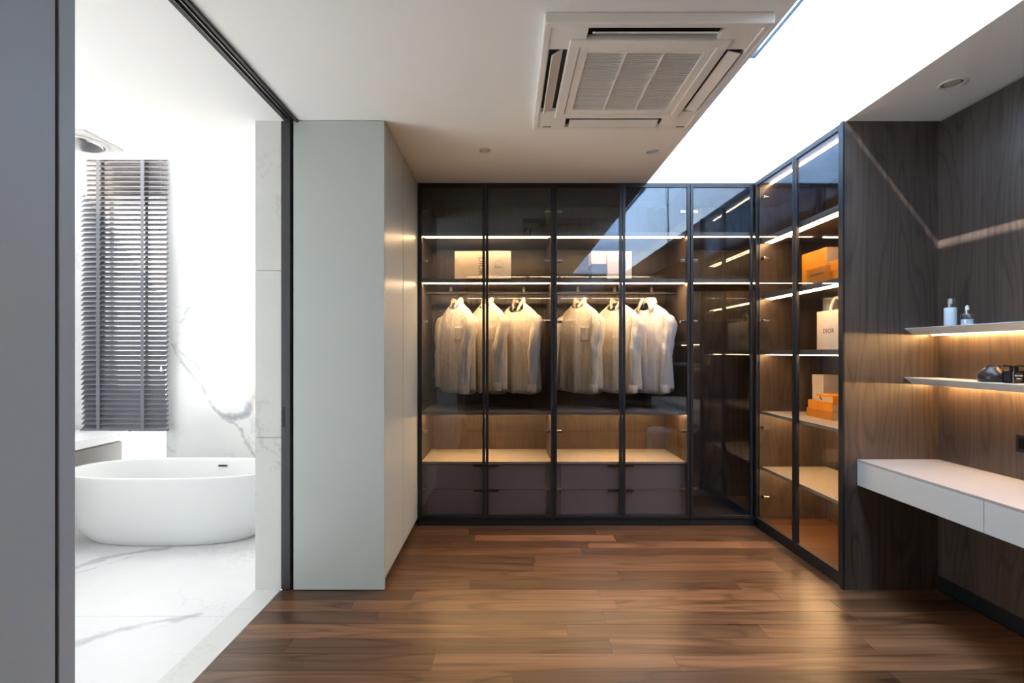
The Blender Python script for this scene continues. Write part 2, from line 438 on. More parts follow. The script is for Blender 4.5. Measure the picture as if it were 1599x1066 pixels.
wbl = struct(thing('wall_bathroom_left', 'white left wall of the bathroom around the added window', 'wall', (-4.46, 2.4, 0)))
for a, b, c_, d_ in ((.20, .55, 0, 3.6), (2.35, 4.60, 0, 3.6), (.55, 2.35, 0, .15), (.55, 2.35, 1.80, 3.6)):
    B('wall_section', -4.52, -4.40, a, b, c_, d_, 'plaster', wbl)
w4 = struct(thing('added_window', 'unseen bathroom side window added for its light', 'window', (-4.46, 1.45, .15)))  # added unseen window, brightens the dressing room ceiling and cabinet front
for a, b, c_, d_ in ((.55, .59, .15, 1.80), (2.31, 2.35, .15, 1.80), (.59, 2.31, .15, .19), (.59, 2.31, 1.76, 1.80), (1.43, 1.47, .19, 1.76)):
    B('window_frame', -4.48, -4.44, a, b, c_, d_, 'white', w4)
for a, b in ((.59, 1.43), (1.47, 2.31)): B('pane', -4.464, -4.456, a, b, .19, 1.76, 'solar_light', w4)
struct(B('wall_bathroom_near', -4.40, -1.53, .18, .30, 0, H, 'plaster'), 'white near wall of the bathroom', 'wall')
struct(B('wall_bathroom_right', -1.52, -1.40, 3.51, 4.58, H, 3.6, 'plaster'), 'white right upstand of the bathroom skylight slot', 'wall')
wx0, wx1, wz0, wz1 = -3.72, -3.160, .20, 2.88
bw = struct(thing('wall_bathroom_back', 'white marble wall with grey veins behind the bathtub', 'wall', (-3.0, 4.5, 0)))
for x0, x1, z0, z1 in ((-4.40, wx0, 0, 3.6), (wx1, -1.53, 0, 3.6), (wx0, wx1, 0, wz0), (wx0, wx1, wz1, 3.6)):
    B('marble_slab', x0, x1, 4.45, 4.58, z0, z1, 'marble_wall', bw)
wn = struct(thing('window_2', 'tall narrow bathroom window behind the slatted blind', 'window', (-3.44, 4.53, wz0)))
for x0, x1, z0, z1 in ((wx0, wx0 + .03, wz0, wz1), (wx1 - .03, wx1, wz0, wz1), (wx0 + .03, wx1 - .03, wz0, wz0 + .03), (wx0 + .03, wx1 - .03, wz1 - .03, wz1)):
    B('window_frame', x0, x1, 4.51, 4.55, z0, z1, 'white', wn)
B('pane', wx0 + .03, wx1 - .03, 4.525, 4.533, wz0 + .03, wz1 - .03, 'solar', wn)
bs = struct(thing('window_3', 'rooflight glazing over the bathtub', 'skylight', (-2.9, 3.98, 3.6)))
B('pane', -4.42, -1.40, 3.44, 4.55, 3.6, 3.612, 'solar', bs)

# ================================================================== tall grey cabinets beside the opening
c = thing('tall_cabinet', 'tall sage grey lacquered cabinet standing left of the glass wardrobe', 'cabinet', (-1.02, 3.45, 0))
B('front_panel', -1.296, -.745, 2.912, 2.934, .004, H - .004, 'sage', c, .0015)
B('body', -1.296, -.768, 2.935, 3.989, .07, H - .004, 'sage', c)
B('plinth', -1.296, -.775, 2.935, 3.989, 0, .07, 'black_metal', c)
d1 = B('door', -.767, -.745, 2.937, 3.428, .066, H - .004, 'sage', c, .0015)
d2 = B('door', -.767, -.745, 3.440, 3.987, .066, H - .004, 'sage', c, .0015)
B('finger_groove', -.766, -.752, 3.4285, 3.4395, 1.00, H - .02, 'dark', d1); B('filler', -.766, -.7465, 3.4285, 3.4385, .066, .998, 'sage', d1)
nc = thing('foreground_cabinet', 'sage grey tall cabinet side coloured as shaded, cut off at the left edge', 'cabinet', (-1.02, .1, 0))
B('body', -1.305, -.762, -1.20, .770, .0, H - .004, 'sage_shaded', nc)
B('door', -.762, -.745, .10, .792, .01, H - .004, 'sage_shaded', nc, .0015); B('door', -.762, -.745, -.62, .097, .01, H - .004, 'sage_shaded', nc, .0015)
B('shadow_groove', -.764, -.748, .792, .799, .01, H - .004, 'dark', nc)
B('end_panel', -1.305, -.745, .799, .829, .0, H - .004, 'sage_shaded', nc, .0015)
sw = thing('light_switch', 'white light switch plate on the end of the foreground cabinet', 'switch', (-1.04, .83, 1.15))
B('plate', -1.085, -1.0, .829, .837, 1.145, 1.225, 'white', sw, .002); B('rocker', -1.075, -1.01, .837, .841, 1.155, 1.215, 'white', sw, .001)
rc = thing('remote_control', 'small white remote control in a holder beside the light switch', 'remote', (-.93, .84, 1.13))
B('body', -.955, -.905, .829, .850, 1.14, 1.26, 'white', rc, .003); B('display', -.948, -.912, .850, .852, 1.21, 1.25, 'ac_grey', rc)
for i in range(4): B('button', -.945 + (i % 2) * .018, -.932 + (i % 2) * .018, .850, .852, 1.155 + (i // 2) * .022, 1.17 + (i // 2) * .022, 'ac_grey', rc)

# ================================================================== glass wardrobes
FB = 3.99      # glass front plane of the back wardrobe
FR = 2.05      # glass front plane of the right wardrobe
class Frame:
    """u runs along the front, v goes into the wardrobe"""
    def __init__(s, kind): s.k = kind
    def box(s, mb, u0, u1, v0, v1, z0, z1):
        if s.k == 'back': return mb.box(u0, u1, FB + v0, FB + v1, z0, z1)
        if s.k == 'right': return mb.box(FR + v0, FR + v1, u0, u1, z0, z1)
        return mb.box(u0, u1, -.60 - v1, -.60 - v0, z0, z1)
    def B(s, name, u0, u1, v0, v1, z0, z1, mat, parent, bevel=0):
        return s.box(MB(), u0, u1, v0, v1, z0, z1).build(name, mat, parent, bevel=bevel)
    def p(s, u, v, z):
        return {'back': (u, FB + v, z), 'right': (FR + v, u, z), 'rear': (u, -.60 - v, z)}[s.k]

def glass_door(F, parent, u0, u1, z0, z1, hinge_u=None, hinge_side=1, hinge_z=()):
    st = .023
    mb = MB()
    F.box(mb, u0, u0 + st, 0, .022, z0, z1); F.box(mb, u1 - st, u1, 0, .022, z0, z1)
    F.box(mb, u0 + st, u1 - st, 0, .022, z0, z0 + .028); F.box(mb, u0 + st, u1 - st, 0, .022, z1 - .022, z1)
    d = mb.build('door', 'black_metal', parent, bevel=.0015)
    F.B('glass', u0 + st - .004, u1 - st + .004, .008, .013, z0 + .024, z1 - .018, 'glass', d)
    for hz in hinge_z:
        a, b = sorted((hinge_u, hinge_u + hinge_side * .05))
        mb = MB(); F.box(mb, a, b, .024, .040, hz - .012, hz + .012); F.box(mb, a + .01, b - .01, .040, .075, hz - .007, hz + .007)
        mb.build('hinge', 'chrome', d, bevel=.003)
    return d

Fb = Frame('back'); Fr = Frame('right'); Fz = Frame('rear')
D = .585       # inside depth to the back panel
def led_shelf(F, parent, u0, u1, ztop, mat='shelf', led=True, v0=.045, th=.034, v1=D, led_v=None, led_mat='led'):
    s_ = F.B('shelf', u0, u1, v0, v1, ztop - th, ztop, mat, parent, .0015)
    if led:
        lv = v0 + .004 if led_v is None else led_v
        F.B('led_strip', u0 + .012, u1 - .012, lv, lv + .010, ztop - th - .006, ztop - th + .0005, led_mat, s_)
    return s_

XB = [-.744, -.181, .388, .957, 1.522, 2.050]
HB = [.30, .78, 1.70, 2.21, 2.62]
def carcass_back(label, u0, u1, doors, divider_led):
    t = thing('glass_wardrobe', label, 'wardrobe', ((u0 + u1) / 2, FB + .3, 0))
    Fb.B('back_panel', u0, u1, D, D + .02, .0, H - .006, 'veneer', t)
    for a in (u0, u1 - .018): Fb.B('side_panel', a, a + .018, .026, D, .0, H - .006, 'veneer', t)
    Fb.B('top_panel', u0 + .018, u1 - .018, .026, D, H - .026, H - .006, 'veneer', t)
    Fb.B('bottom_panel', u0 + .018, u1 - .018, .026, D, .055, .075, 'shelf' if u0 < 1.5 else 'black_metal', t)
    Fb.B('plinth', u0, u1, .012, .026, 0, .055, 'black_metal', t)
    i0, i1 = u0 + .0185, u1 - .0185
    for z in (2.452, 2.062):
        s_ = led_shelf(Fb, t, i0, i1, z)
        if u0 < 1.5: Fb.B('added_fill_strip', i0 + .02, i1 - .02, .085, .110, z - .0345, z - .0335, 'fill_down' if z < 2.2 else 'fill_dim', s_)  # added emitters flush under the shelves, brightening shirts and bags
    return t, i0, i1

def lower(t, i0, i1):
    s_ = led_shelf(Fb, t, i0, i1, .945, 'shelf', False, th=.026)
    Fb.B('led_strip', i0 + .02, i1 - .02, .15, .162, .912, .9192, 'led_soft', s_)
    # hanging rail
    r = MB().tube([Fb.p(i0, .285, 1.968), Fb.p(i1, .285, 1.968)], .0125, 12).build('hanging_rail', 'grey_metal', t, smooth=40)
    for u in (i0 + .22, (i0 + i1) / 2, i1 - .22):
        Fb.B('rail_bracket', u - .012, u + .012, .275, .295, 1.968, 2.028, 'black_metal', t)

t1, a1, b1 = carcass_back('smoked glass wardrobe with three shirts, next to the grey cabinet', -.738, .386, None, True); lower(t1, a1, b1)
t2, a2, b2 = carcass_back('smoked glass wardrobe with three shirts, in the middle of the back run', .390, 1.520, None, True); lower(t2, a2, b2)
t3, a3, b3 = carcass_back('dark corner glass wardrobe without clothes where the runs meet', 1.524, 2.63, None, True)
g = .0025
zz0, zz1 = .062, H - .014
glass_door(Fb, t1, XB[0] + .012, XB[1] - g, zz0, zz1, -.717, 1, HB); glass_door(Fb, t1, XB[1] + g, XB[2] - g, zz0, zz1, .366, -1, HB)
glass_door(Fb, t2, XB[2] + g, XB[3] - g, zz0, zz1, .410, 1, HB); glass_door(Fb, t2, XB[3] + g, XB[4] - g, zz0, zz1, 1.498, -1, HB)
glass_door(Fb, t3, XB[4] + g, XB[5] - .006, zz0, zz1, 1.544, 1, HB)
Fb.B('filler', -.744, -.7345, .0005, .03, 0, H - .004, 'black_metal', t1)
# trims that close the run
struct(Fb.B('trim_2', -.744, 2.05, .0, .026, H - .0135, H - .001, 'black_metal', None), 'thin black head trim over the back wardrobe doors', 'trim')
# drawer units inside
def drawers(u0, u1, label):
    t = thing('drawer_unit', label, 'drawers', ((u0 + u1) / 2, FB + .3, .076))
    Fb.B('body', u0 + .012, u1 - .012, .082, D - .004, .076, .500, 'drawer', t)
    for a, b in ((u0, u0 + .04), (u1 - .04, u1)): Fb.B('side_filler', a, b, .066, .081, .076, .503, 'shelf', t)
    Fb.B('top', u0, u1, .048, D - .002, .5045, .524, 'shelf_light', t, .0015)
    for z0, z1 in ((.080, .286), (.290, .497)):
        d = Fb.B('drawer', u0 + .042, u1 - .042, .060, .0815, z0, z1, 'drawer', t, .0015)
        m = (u0 + u1) / 2
        Fb.B('handle', m - .105, m + .105, .035, .060, z1 - .012, z1 + .0015, 'black_metal', d, .001)
    return t
drawers(a1, b1, 'mauve grey drawer unit behind glass, nearer the grey cabinet'); drawers(a2, b2, 'mauve grey drawer unit behind glass, nearer the dark corner')

# right-hand wardrobe
r = thing('glass_wardrobe', 'glass wardrobe with orange boxes along the right wall', 'wardrobe', (2.33, 3.45, 0))
Fr.B('end_panel', 2.92, 2.945, .0, .5965, .0, H - .002, 'veneer', r)
Fr.B('end_trim', 2.916, 2.945, -.012, -.0005, .0, H - .002, 'black_metal', r)
Fr.B('back_panel', 2.946, 3.968, .574, .594, 0, H - .006, 'veneer', r)
Fr.B('side_panel', 3.950, 3.968, .026, .573, 0, H - .006, 'veneer', r); Fr.B('side_panel', 2.946, 2.962, .026, .573, 0, H - .006, 'veneer', r)
tp = Fr.B('top_panel', 2.963, 3.949, .026, .573, H - .026, H - .006, 'veneer', r)
Fr.B('led_strip', 2.975, 3.94, .105, .116, H - .033, H - .0255, 'led_right', tp)
Fr.B('bottom_panel', 2.963, 3.949, .026, .573, .055, .075, 'plank', r); Fr.B('plinth', 2.946, 3.968, .012, .026, 0, .055, 'black_metal', r)
for z in (2.375, 1.915, 1.462): led_shelf(Fr, r, 2.963, 3.949, z, v0=.040, v1=.573, th=.036, led_v=.105, led_mat='led_right')
for o_ in [c_ for c_ in r.children if c_.name.startswith('shelf')]:
    zb = wloc(o_).z
    Fr.B('added_fill_strip', 2.98, 3.93, .060, .085, zb - .0005, zb + .0005, 'fill_dim', o_)  # added emitter to lift the boxes on these shelves
for z in (.960, .505):
    s_ = led_shelf(Fr, r, 2.963, 3.949, z, 'shelf_light', False, v0=.040, v1=.573, th=.024)
    Fr.B('led_strip', 2.975, 3.94, .250, .260, z - .031, z - .0235, 'led_soft', s_)
HR = [.27, .83, 1.70, 2.205, 2.70]
glass_door(Fr, r, 3.434, 3.976, zz0, zz1, 3.93, -1, HR)
glass_door(Fr, r, 2.952, 3.430, zz0, zz1, 2.975, 1, [])
struct(Fr.B('trim_3', 2.945, 3.985, .0, .026, H - .0135, H - .001, 'black_metal', None), 'thin black head trim over the right wardrobe doors', 'trim')

# rear wardrobe behind the camera, seen mirrored in the glass
z = thing('glass_wardrobe', 'glass wardrobe behind the camera, mirrored in the back doors', 'wardrobe', (.9, -.9, 0))
Fz.B('back_panel', -.74, 2.60, .60, .62, 0, H - .006, 'veneer', z)
for a in (-.74, .93, 2.58): Fz.B('side_panel', a, a + .018, .026, .60, 0, H - .006, 'veneer', z)
Fz.B('bottom_panel', -.72, 2.58, .026, .60, .05, .075, 'shelf', z)
for a, b in ((-.72, .929), (.95, 2.579)):
    for zz in (2.84, 2.452, 2.062, 1.0, .53): led_shelf(Fz, z, a, b, zz, led=zz > 1.5)
for i in range(6): glass_door(Fz, z, -.74 + i * .557 + .002, -.74 + (i + 1) * .557 - .002, zz0, zz1)

# ================================================================== air conditioner cassette
ac = thing('ceiling_air_conditioner', 'square four way ceiling cassette air conditioner with slatted grille', 'air conditioner', (.63, 2.46, H))
X0, X1, Y0, Y1, ZA = .155, 1.108, 1.984, 2.943, 2.803
B('backing', X0 + .012, X1 - .012, Y0 + .012, Y1 - .012, ZA + .026, H, 'dark', ac)
def ring(name, a, b, c0, d, wd, z0, z1, mat, bev):
    mb = MB()
    o = [(a, c0), (b, c0), (b, d), (a, d)]; i = [(a + wd, c0 + wd), (b - wd, c0 + wd), (b - wd, d - wd), (a + wd, d - wd)]
    v = [(x, y, z0) for x, y in o] + [(x, y, z0) for x, y in i] + [(x, y, z1) for x, y in o] + [(x, y, z1) for x, y in i]
    f = []
    for k in range(4):
        n = (k + 1) % 4
        f += [(k, n, 4 + n, 4 + k), (8 + k, 12 + k, 12 + n, 8 + n), (k, 8 + k, 8 + n, n), (4 + k, 4 + n, 12 + n, 12 + k)]
    return mb.add(v, f).build(name, mat, ac, bevel=bev)
ring('outer_frame', X0, X1, Y0, Y1, .034, ZA, H - .0005, 'ac_white', .006)
IX0, IX1, IY0, IY1 = .275, .985, 2.092, 2.79
q = MB()
for x0, x1 in ((X0 + .03, .345), (.915, X1 - .03)):
    for y0, y1 in ((Y0 + .03, 2.165), (2.725, Y1 - .03)): B('corner_cover', x0, x1, y0, y1, ZA + .004, ZA + .03, 'ac_white', ac, .003)
ring('inner_frame', IX0, IX1, IY0, IY1, .05, ZA - .004, ZA + .03, 'ac_white', .005)
ring('grille_frame', IX0 + .05, IX1 - .05, IY0 + .05, IY1 - .05, .042, ZA + .001, ZA + .028, 'ac_white', .003)
GX0, GX1, GY0, GY1 = IX0 + .092, IX1 - .092, IY0 + .092, IY1 - .092
B('filter', GX0, GX1, GY0, GY1, ZA + .018, ZA + .025, 'ac_grey', ac)
for i in (1, 2): x = GX0 + (GX1 - GX0) * i / 3; B('grille_bar', x - .004, x + .004, GY0, GY1, ZA + .002, ZA + .018, 'ac_white', ac)
q = MB(); ns = 34
for i in range(ns):
    yy = GY0 + (GY1 - GY0) * (i + .5) / ns
    q.box(GX0, GX1, yy - .0022, yy + .0022, ZA + .004, ZA + .018)
g_ = q.build('grille_slats', 'ac_white', ac); g_['kind'] = 'stuff'
for (cx, cy, hx, hy, ang, ax) in ((.63, 2.050, .262, .030, 34, 'X'), (.63, 2.858, .262, .030, -14, 'X'), (.228, 2.445, .030, .262, -34, 'Y'), (1.032, 2.445, .030, .262, 14, 'Y')):
    lv = MB().obox((cx, cy, ZA + .004), (hx, hy, .0035), Matrix.Rotation(R(ang), 3, ax)).build('louver', 'ac_white', ac, bevel=.002)
for cx in (.215, 1.02): B('badge', cx, cx + .05, 2.90, 2.908, ZA + .0015, ZA + .0045, 'ac_grey', ac)

# ================================================================== downlights, fan
def downlight(x, y, rad, label, lens='lamp'):
    t = thing('downlight', label, 'downlight', (x, y, H), 'recessed downlights')
    MB().lathe([(rad, 0), (rad, -.004), (rad * .92, -.007), (rad * .78, -.005), (rad * .74, -.001)], (x, y, H), 36, cap=False).build('trim_ring', 'white', t, (x, y, H), 50)
    MB().lathe([(rad * .74, -.0008), (rad * .60, -.0005)], (x, y, H), 36, cap=False).build('reflector', 'chrome', t, (x, y, H), 50)
    MB().lathe([(rad * .60, -.001), (rad * .30, -.003), (.001, -.0035)], (x, y, H), 32).build('lens', lens, t, (x, y, H), 50)
downlight(-.156, 3.345, .045, 'small round downlight in the ceiling left of the air conditioner')
downlight(1.015, 3.365, .045, 'small round downlight in the ceiling beside the skylight edge')
downlight(2.33, 2.515, .060, 'round downlight in the soffit above the desk')
ef = thing('exhaust_fan', 'square bathroom ceiling ventilator with a round grey centre', 'ventilator', (-2.84, 3.19, H))
B('plate', -3.01, -2.672, 3.03, 3.345, H - .014, H - .0005, 'white', ef, .004)
MB().lathe([(.150, -.015), (.150, -.024), (.136, -.028), (.132, -.020)], (-2.84, 3.188, H), 48, cap=False).build('ring', 'white', ef, (-2.84, 3.188, H), 40)
MB().lathe([(.131, -.0145), (.120, -.034), (.07, -.045), (.001, -.048)], (-2.84, 3.188, H), 48).build('cone', 'chrome', ef, (-2.84, 3.188, H), 40)

# ================================================================== bathroom things
tb = thing('bathtub', 'freestanding oval white bathtub on the marble floor', 'bathtub', (-2.58, 3.82, 0))
CX, CY = -2.61, 3.825
def oval(a, b, z, n=96, e=2.6):
    r_ = []
    for i in range(n):
        t = 2 * math.pi * i / n; cc, ss = math.cos(t), math.sin(t)
        r_.append((CX + a * math.copysign(abs(cc) ** (2 / e), cc), CY + b * math.copysign(abs(ss) ** (2 / e), ss), z))
    return r_
outer = [(.61, .245, .0), (.63, .258, .012), (.69, .285, .06), (.76, .312, .15), (.805, .332, .26), (.832, .348, .38), (.844, .356, .48), (.848, .360, .520), (.847, .359, .527), (.842, .355, .530)]
inner = [(.826, .338, .530), (.820, .332, .527), (.810, .324, .515), (.76, .295, .40), (.70, .255, .25), (.60, .20, .14), (.45, .14, .115), (.2, .06, .108)]
MB().grid([oval(a, b, zz_) for a, b, zz_ in outer + inner], True, True).build('shell', 'tub', tb, (CX, CY, 0), 60)
ovx, ovy = -2.44, CY + .302
mbx = MB(); mbx.box(ovx - .035, ovx + .035, ovy - .012, ovy, .465, .478); mbx.build('overflow_slot', 'dark', tb)
MB().lathe([(.001, .112), (.03, .112), (.03, .117), (.001, .119)], (CX, CY, 0), 24).build('drain', 'chrome', tb, (CX, CY, .112), 40)

va = thing('vanity', 'grey bathroom vanity with marble counter behind the bathtub', 'vanity', (-3.85, 3.3, .32))
B('counter', -4.385, -3.432, 2.2, 4.385, .665, .735, 'marble_top', va, .002)
B('body', -4.38, -3.51, 2.25, 4.36, .32, .664, 'shelf_light', va)
for i in range(4):
    dd = B('door', -3.51, -3.488, 2.26 + i * .525, 2.26 + (i + 1) * .525 - .006, .33, .640, 'shelf', va, .0015)

bl = thing('venetian_blind', 'slate grey wooden venetian blind hanging in front of the bathroom window', 'blind', (-3.48, 4.37, .73))
BX0, BX1, BY = -3.866, -3.098, 4.375
sm = MB().obox((0, 0, 0), ((BX1 - BX0) / 2, .028, .0015), Matrix.Rotation(R(45), 3, 'X')).mesh('slat', (0, 0, 0)); sm.materials.append(M['blind'])
zz_ = .765
while zz_ < 3.40:
    link('slat', sm, ((BX0 + BX1) / 2 + .004 * math.sin(zz_ * 9), BY, zz_), bl); zz_ += .0448
B('bottom_rail', BX0 - .004, BX1 + .004, BY - .026, BY + .026, .728, .748, 'blind', bl, .003)
B('head_rail', BX0, BX1, BY - .03, BY + .03, 3.41, 3.47, 'blind', bl)
for x in (-3.706, -3.304):
    for yy in (BY - .0275, BY + .0265): B('ladder_tape', x - .016, x + .016, yy - .0006, yy + .0006, .735, 3.42, 'tape', bl)
MB().tube([(-3.128, BY - .034, 1.32), (-3.128, BY - .034, 3.42)], .0016, 6).build('cord', 'tape', bl)
MB().lathe([(.004, .05), (.008, .03), (.009, .0)], (-3.128, BY - .034, 1.27), 12).build('cord_tassel', 'white', bl, smooth=40)

# ================================================================== desk and floating shelves in the niche
dk = thing('floating_desk', 'pale grey wall hung dressing desk with flush drawers', 'desk', (2.38, 1.95, .637))
B('top', 2.126, 2.619, .93, 2.919, .782, .794, 'desk_top', dk, .001)
B('body', 2.150, 2.619, .935, 2.918, .640, .7815, 'desk', dk)
for a, b in ((2.1445, 2.918), (1.368, 2.1415), (.932, 1.365)): B('drawer', 2.126, 2.1495, a, b, .637, .7805, 'desk', dk, .001)
def float_shelf(zt, label):
    t = thing('floating_shelf', label, 'shelf', (2.52, 1.9, zt - .04), 'slim niche shelves')
    poly = [(2.415, zt), (2.415, zt - .004), (2.462, zt - .040), (2.619, zt - .040), (2.619, zt)]
    MB().prism(poly, lambda x, z_: (x, .93, z_), lambda x, z_: (x, 2.919, z_)).build('board', 'desk', t)
    B('led_strip', 2.562, 2.572, .95, 2.90, zt - .0455, zt - .0398, 'led_shelf', t)
float_shelf(1.590, 'upper slim grey wall shelf holding two small bottles'); float_shelf(1.291, 'lower slim grey wall shelf holding black vase and perfume')
sp = thing('wall_socket', 'black square socket plate on the veneer wall above the desk', 'socket', (2.615, 2.43, .93))
B('plate', 2.609, 2.6195, 2.375, 2.465, .935, 1.025, 'black_metal', sp, .002); B('socket_face', 2.606, 2.609, 2.392, 2.448, .952, 1.008, 'black_gloss', sp, .001)

# bottles, vase and perfume
bz = 1.590
b1_ = thing('pump_bottle', 'tall frosted white pump bottle with clear cap on the upper shelf', 'bottle', (2.50, 2.71, bz))
o_ = (2.50, 2.71, bz)
MB().lathe([(.001, 0), (.026, 0), (.028, .003), (.028, .100), (.026, .104), (.012, .106), (.001, .106)], o_, 32).build('body', 'frost', b1_, o_, 40)
MB().lathe([(.001, .106), (.012, .106), (.012, .128), (.016, .130), (.016, .145), (.006, .149), (.001, .149)], o_, 24).build('pump', 'chrome', b1_, o_, 40)
MB().lathe([(.022, .108), (.022, .152), (.020, .155), (.001, .155), (.001, .153), (.0195, .153), (.0195, .108)], o_, 28).build('cap', 'bottle_glass', b1_, o_, 40)
o_ = (2.49, 2.60, bz)
b2_ = thing('dropper_bottle', 'small clear glass dropper bottle on the upper shelf', 'bottle', o_)
MB().lathe([(.001, 0), (.027, 0), (.028, .002), (.028, .055), (.024, .062), (.012, .064), (.001, .064)], o_, 32).build('body', 'bottle_glass', b2_, o_, 40)
MB().lathe([(.001, .003), (.025, .003), (.025, .032), (.001, .032)], o_, 32).build('liquid', 'frost', b2_, o_, 40)
MB().lathe([(.001, .064), (.010, .064), (.010, .082), (.001, .082)], o_, 20).build('collar', 'chrome', b2_, o_, 40)
MB().lathe([(.008, .082), (.009, .094), (.007, .104), (.001, .108)], o_, 20).build('bulb', 'white', b2_, o_, 40)
bz = 1.291
o_ = (2.50, 2.470, bz)
tag(MB().lathe([(.001, 0), (.056, 0), (.061, .006), (.062, .030), (.056, .050), (.036, .070), (.028, .080), (.028, .086), (.024, .086), (.022, .078), (.03, .06), (.001, .05)], o_, 40).build('bud_vase', 'vase', None, o_, 40),
    'squat dark bronze vase on the lower shelf', 'vase')
pf = thing('perfume_bottle', 'black square perfume bottle with flat cap on the lower shelf', 'perfume', (2.49, 2.36, bz))
B('body', 2.458, 2.522, 2.332, 2.388, bz, bz + .062, 'black_gloss', pf, .003)
B('neck', 2.478, 2.502, 2.348, 2.372, bz + .062, bz + .082, 'black_gloss', pf, .002); B('cap', 2.458, 2.522, 2.335, 2.385, bz + .082, bz + .090, 'black_gloss', pf, .002)
MBl = B('label_plate', 2.4572, 2.4585, 2.345, 2.377, bz + .012, bz + .05, 'black_metal', pf)
MBx = B('label_plate', 2.466, 2.500, 2.3312, 2.3325, bz + .010, bz + .052, 'black_metal', pf)
lettering('TOM FORD', .008, 'ink_white', MBx, axes((1, 0, 0), (0, 0, 1), (2.483, 2.3308, bz + .038)))
lettering('OMBRE', .007, 'ink_white', MBx, axes((1, 0, 0), (0, 0, 1), (2.483, 2.3308, bz + .024)))
# pouf, only mirrored in the glass
po = thing('pouf', 'round pale fabric pouf mirrored in the lower glass doors', 'stool', (2.10, 1.48, 0))
MB().lathe([(.001, 0.0), (.18, 0), (.195, .015), (.20, .05), (.20, .36), (.19, .40), (.165, .415), (.001, .42)], (2.10, 1.48, 0), 48).build('cushion', 'pouf', po, (2.10, 1.48, 0), 50)
MB().lathe([(.199, .355), (.204, .36), (.199, .365)], (2.10, 1.48, 0), 48, cap=False).build('piping', 'pouf', po, (2.10, 1.48, 0), 50)

# ================================================================== shirts on hangers
def make_hanger(x, rot, label):
    o = thing('clothes_hanger', label, 'hanger', (x, 4.275, 1.83), 'black hangers on the rail'); o.rotation_euler.z = rot
    def child(mb, name, mat):
        me = mb.mesh(name, (0, 0, 0), 50); me.materials.append(M[mat]); c_ = bpy.data.objects.new(name, me); COL.objects.link(c_); c_.parent = o
    pts = []
    for i in range(17):
        u = -1 + 2 * i / 16; pts.append((u * .185, 0, .015 - .085 * abs(u) ** 1.25))
    child(MB().tube(pts, [.007 + .006 * abs(-1 + 2 * i / 16) for i in range(17)], 10), 'shoulder_bar', 'black_metal')
    hk = [(0, 0, .012), (0, 0, .085)] + [(.0 + .022 * math.sin(a), 0, .128 - .022 * math.cos(a)) for a in [R(k) for k in range(20, 260, 20)]]
    hk = [(0, 0, .012), (0, 0, .06), (0, 0, .10)] + [(.018 - .018 * math.cos(a) if False else .0, .018 * math.sin(a), .0) for a in []] + \
         [(0.017 - .017 * math.cos(R(k)), 0, .135 + .017 * math.sin(R(k))) for k in range(0, 200, 20)]
    child(MB().tube(hk, .0028, 8), 'hook', 'black_metal')
    child(MB().obox((0, 0, .03), (.035, .006, .022), Matrix.Identity(3)), 'neck_block', 'black_metal')
    return o

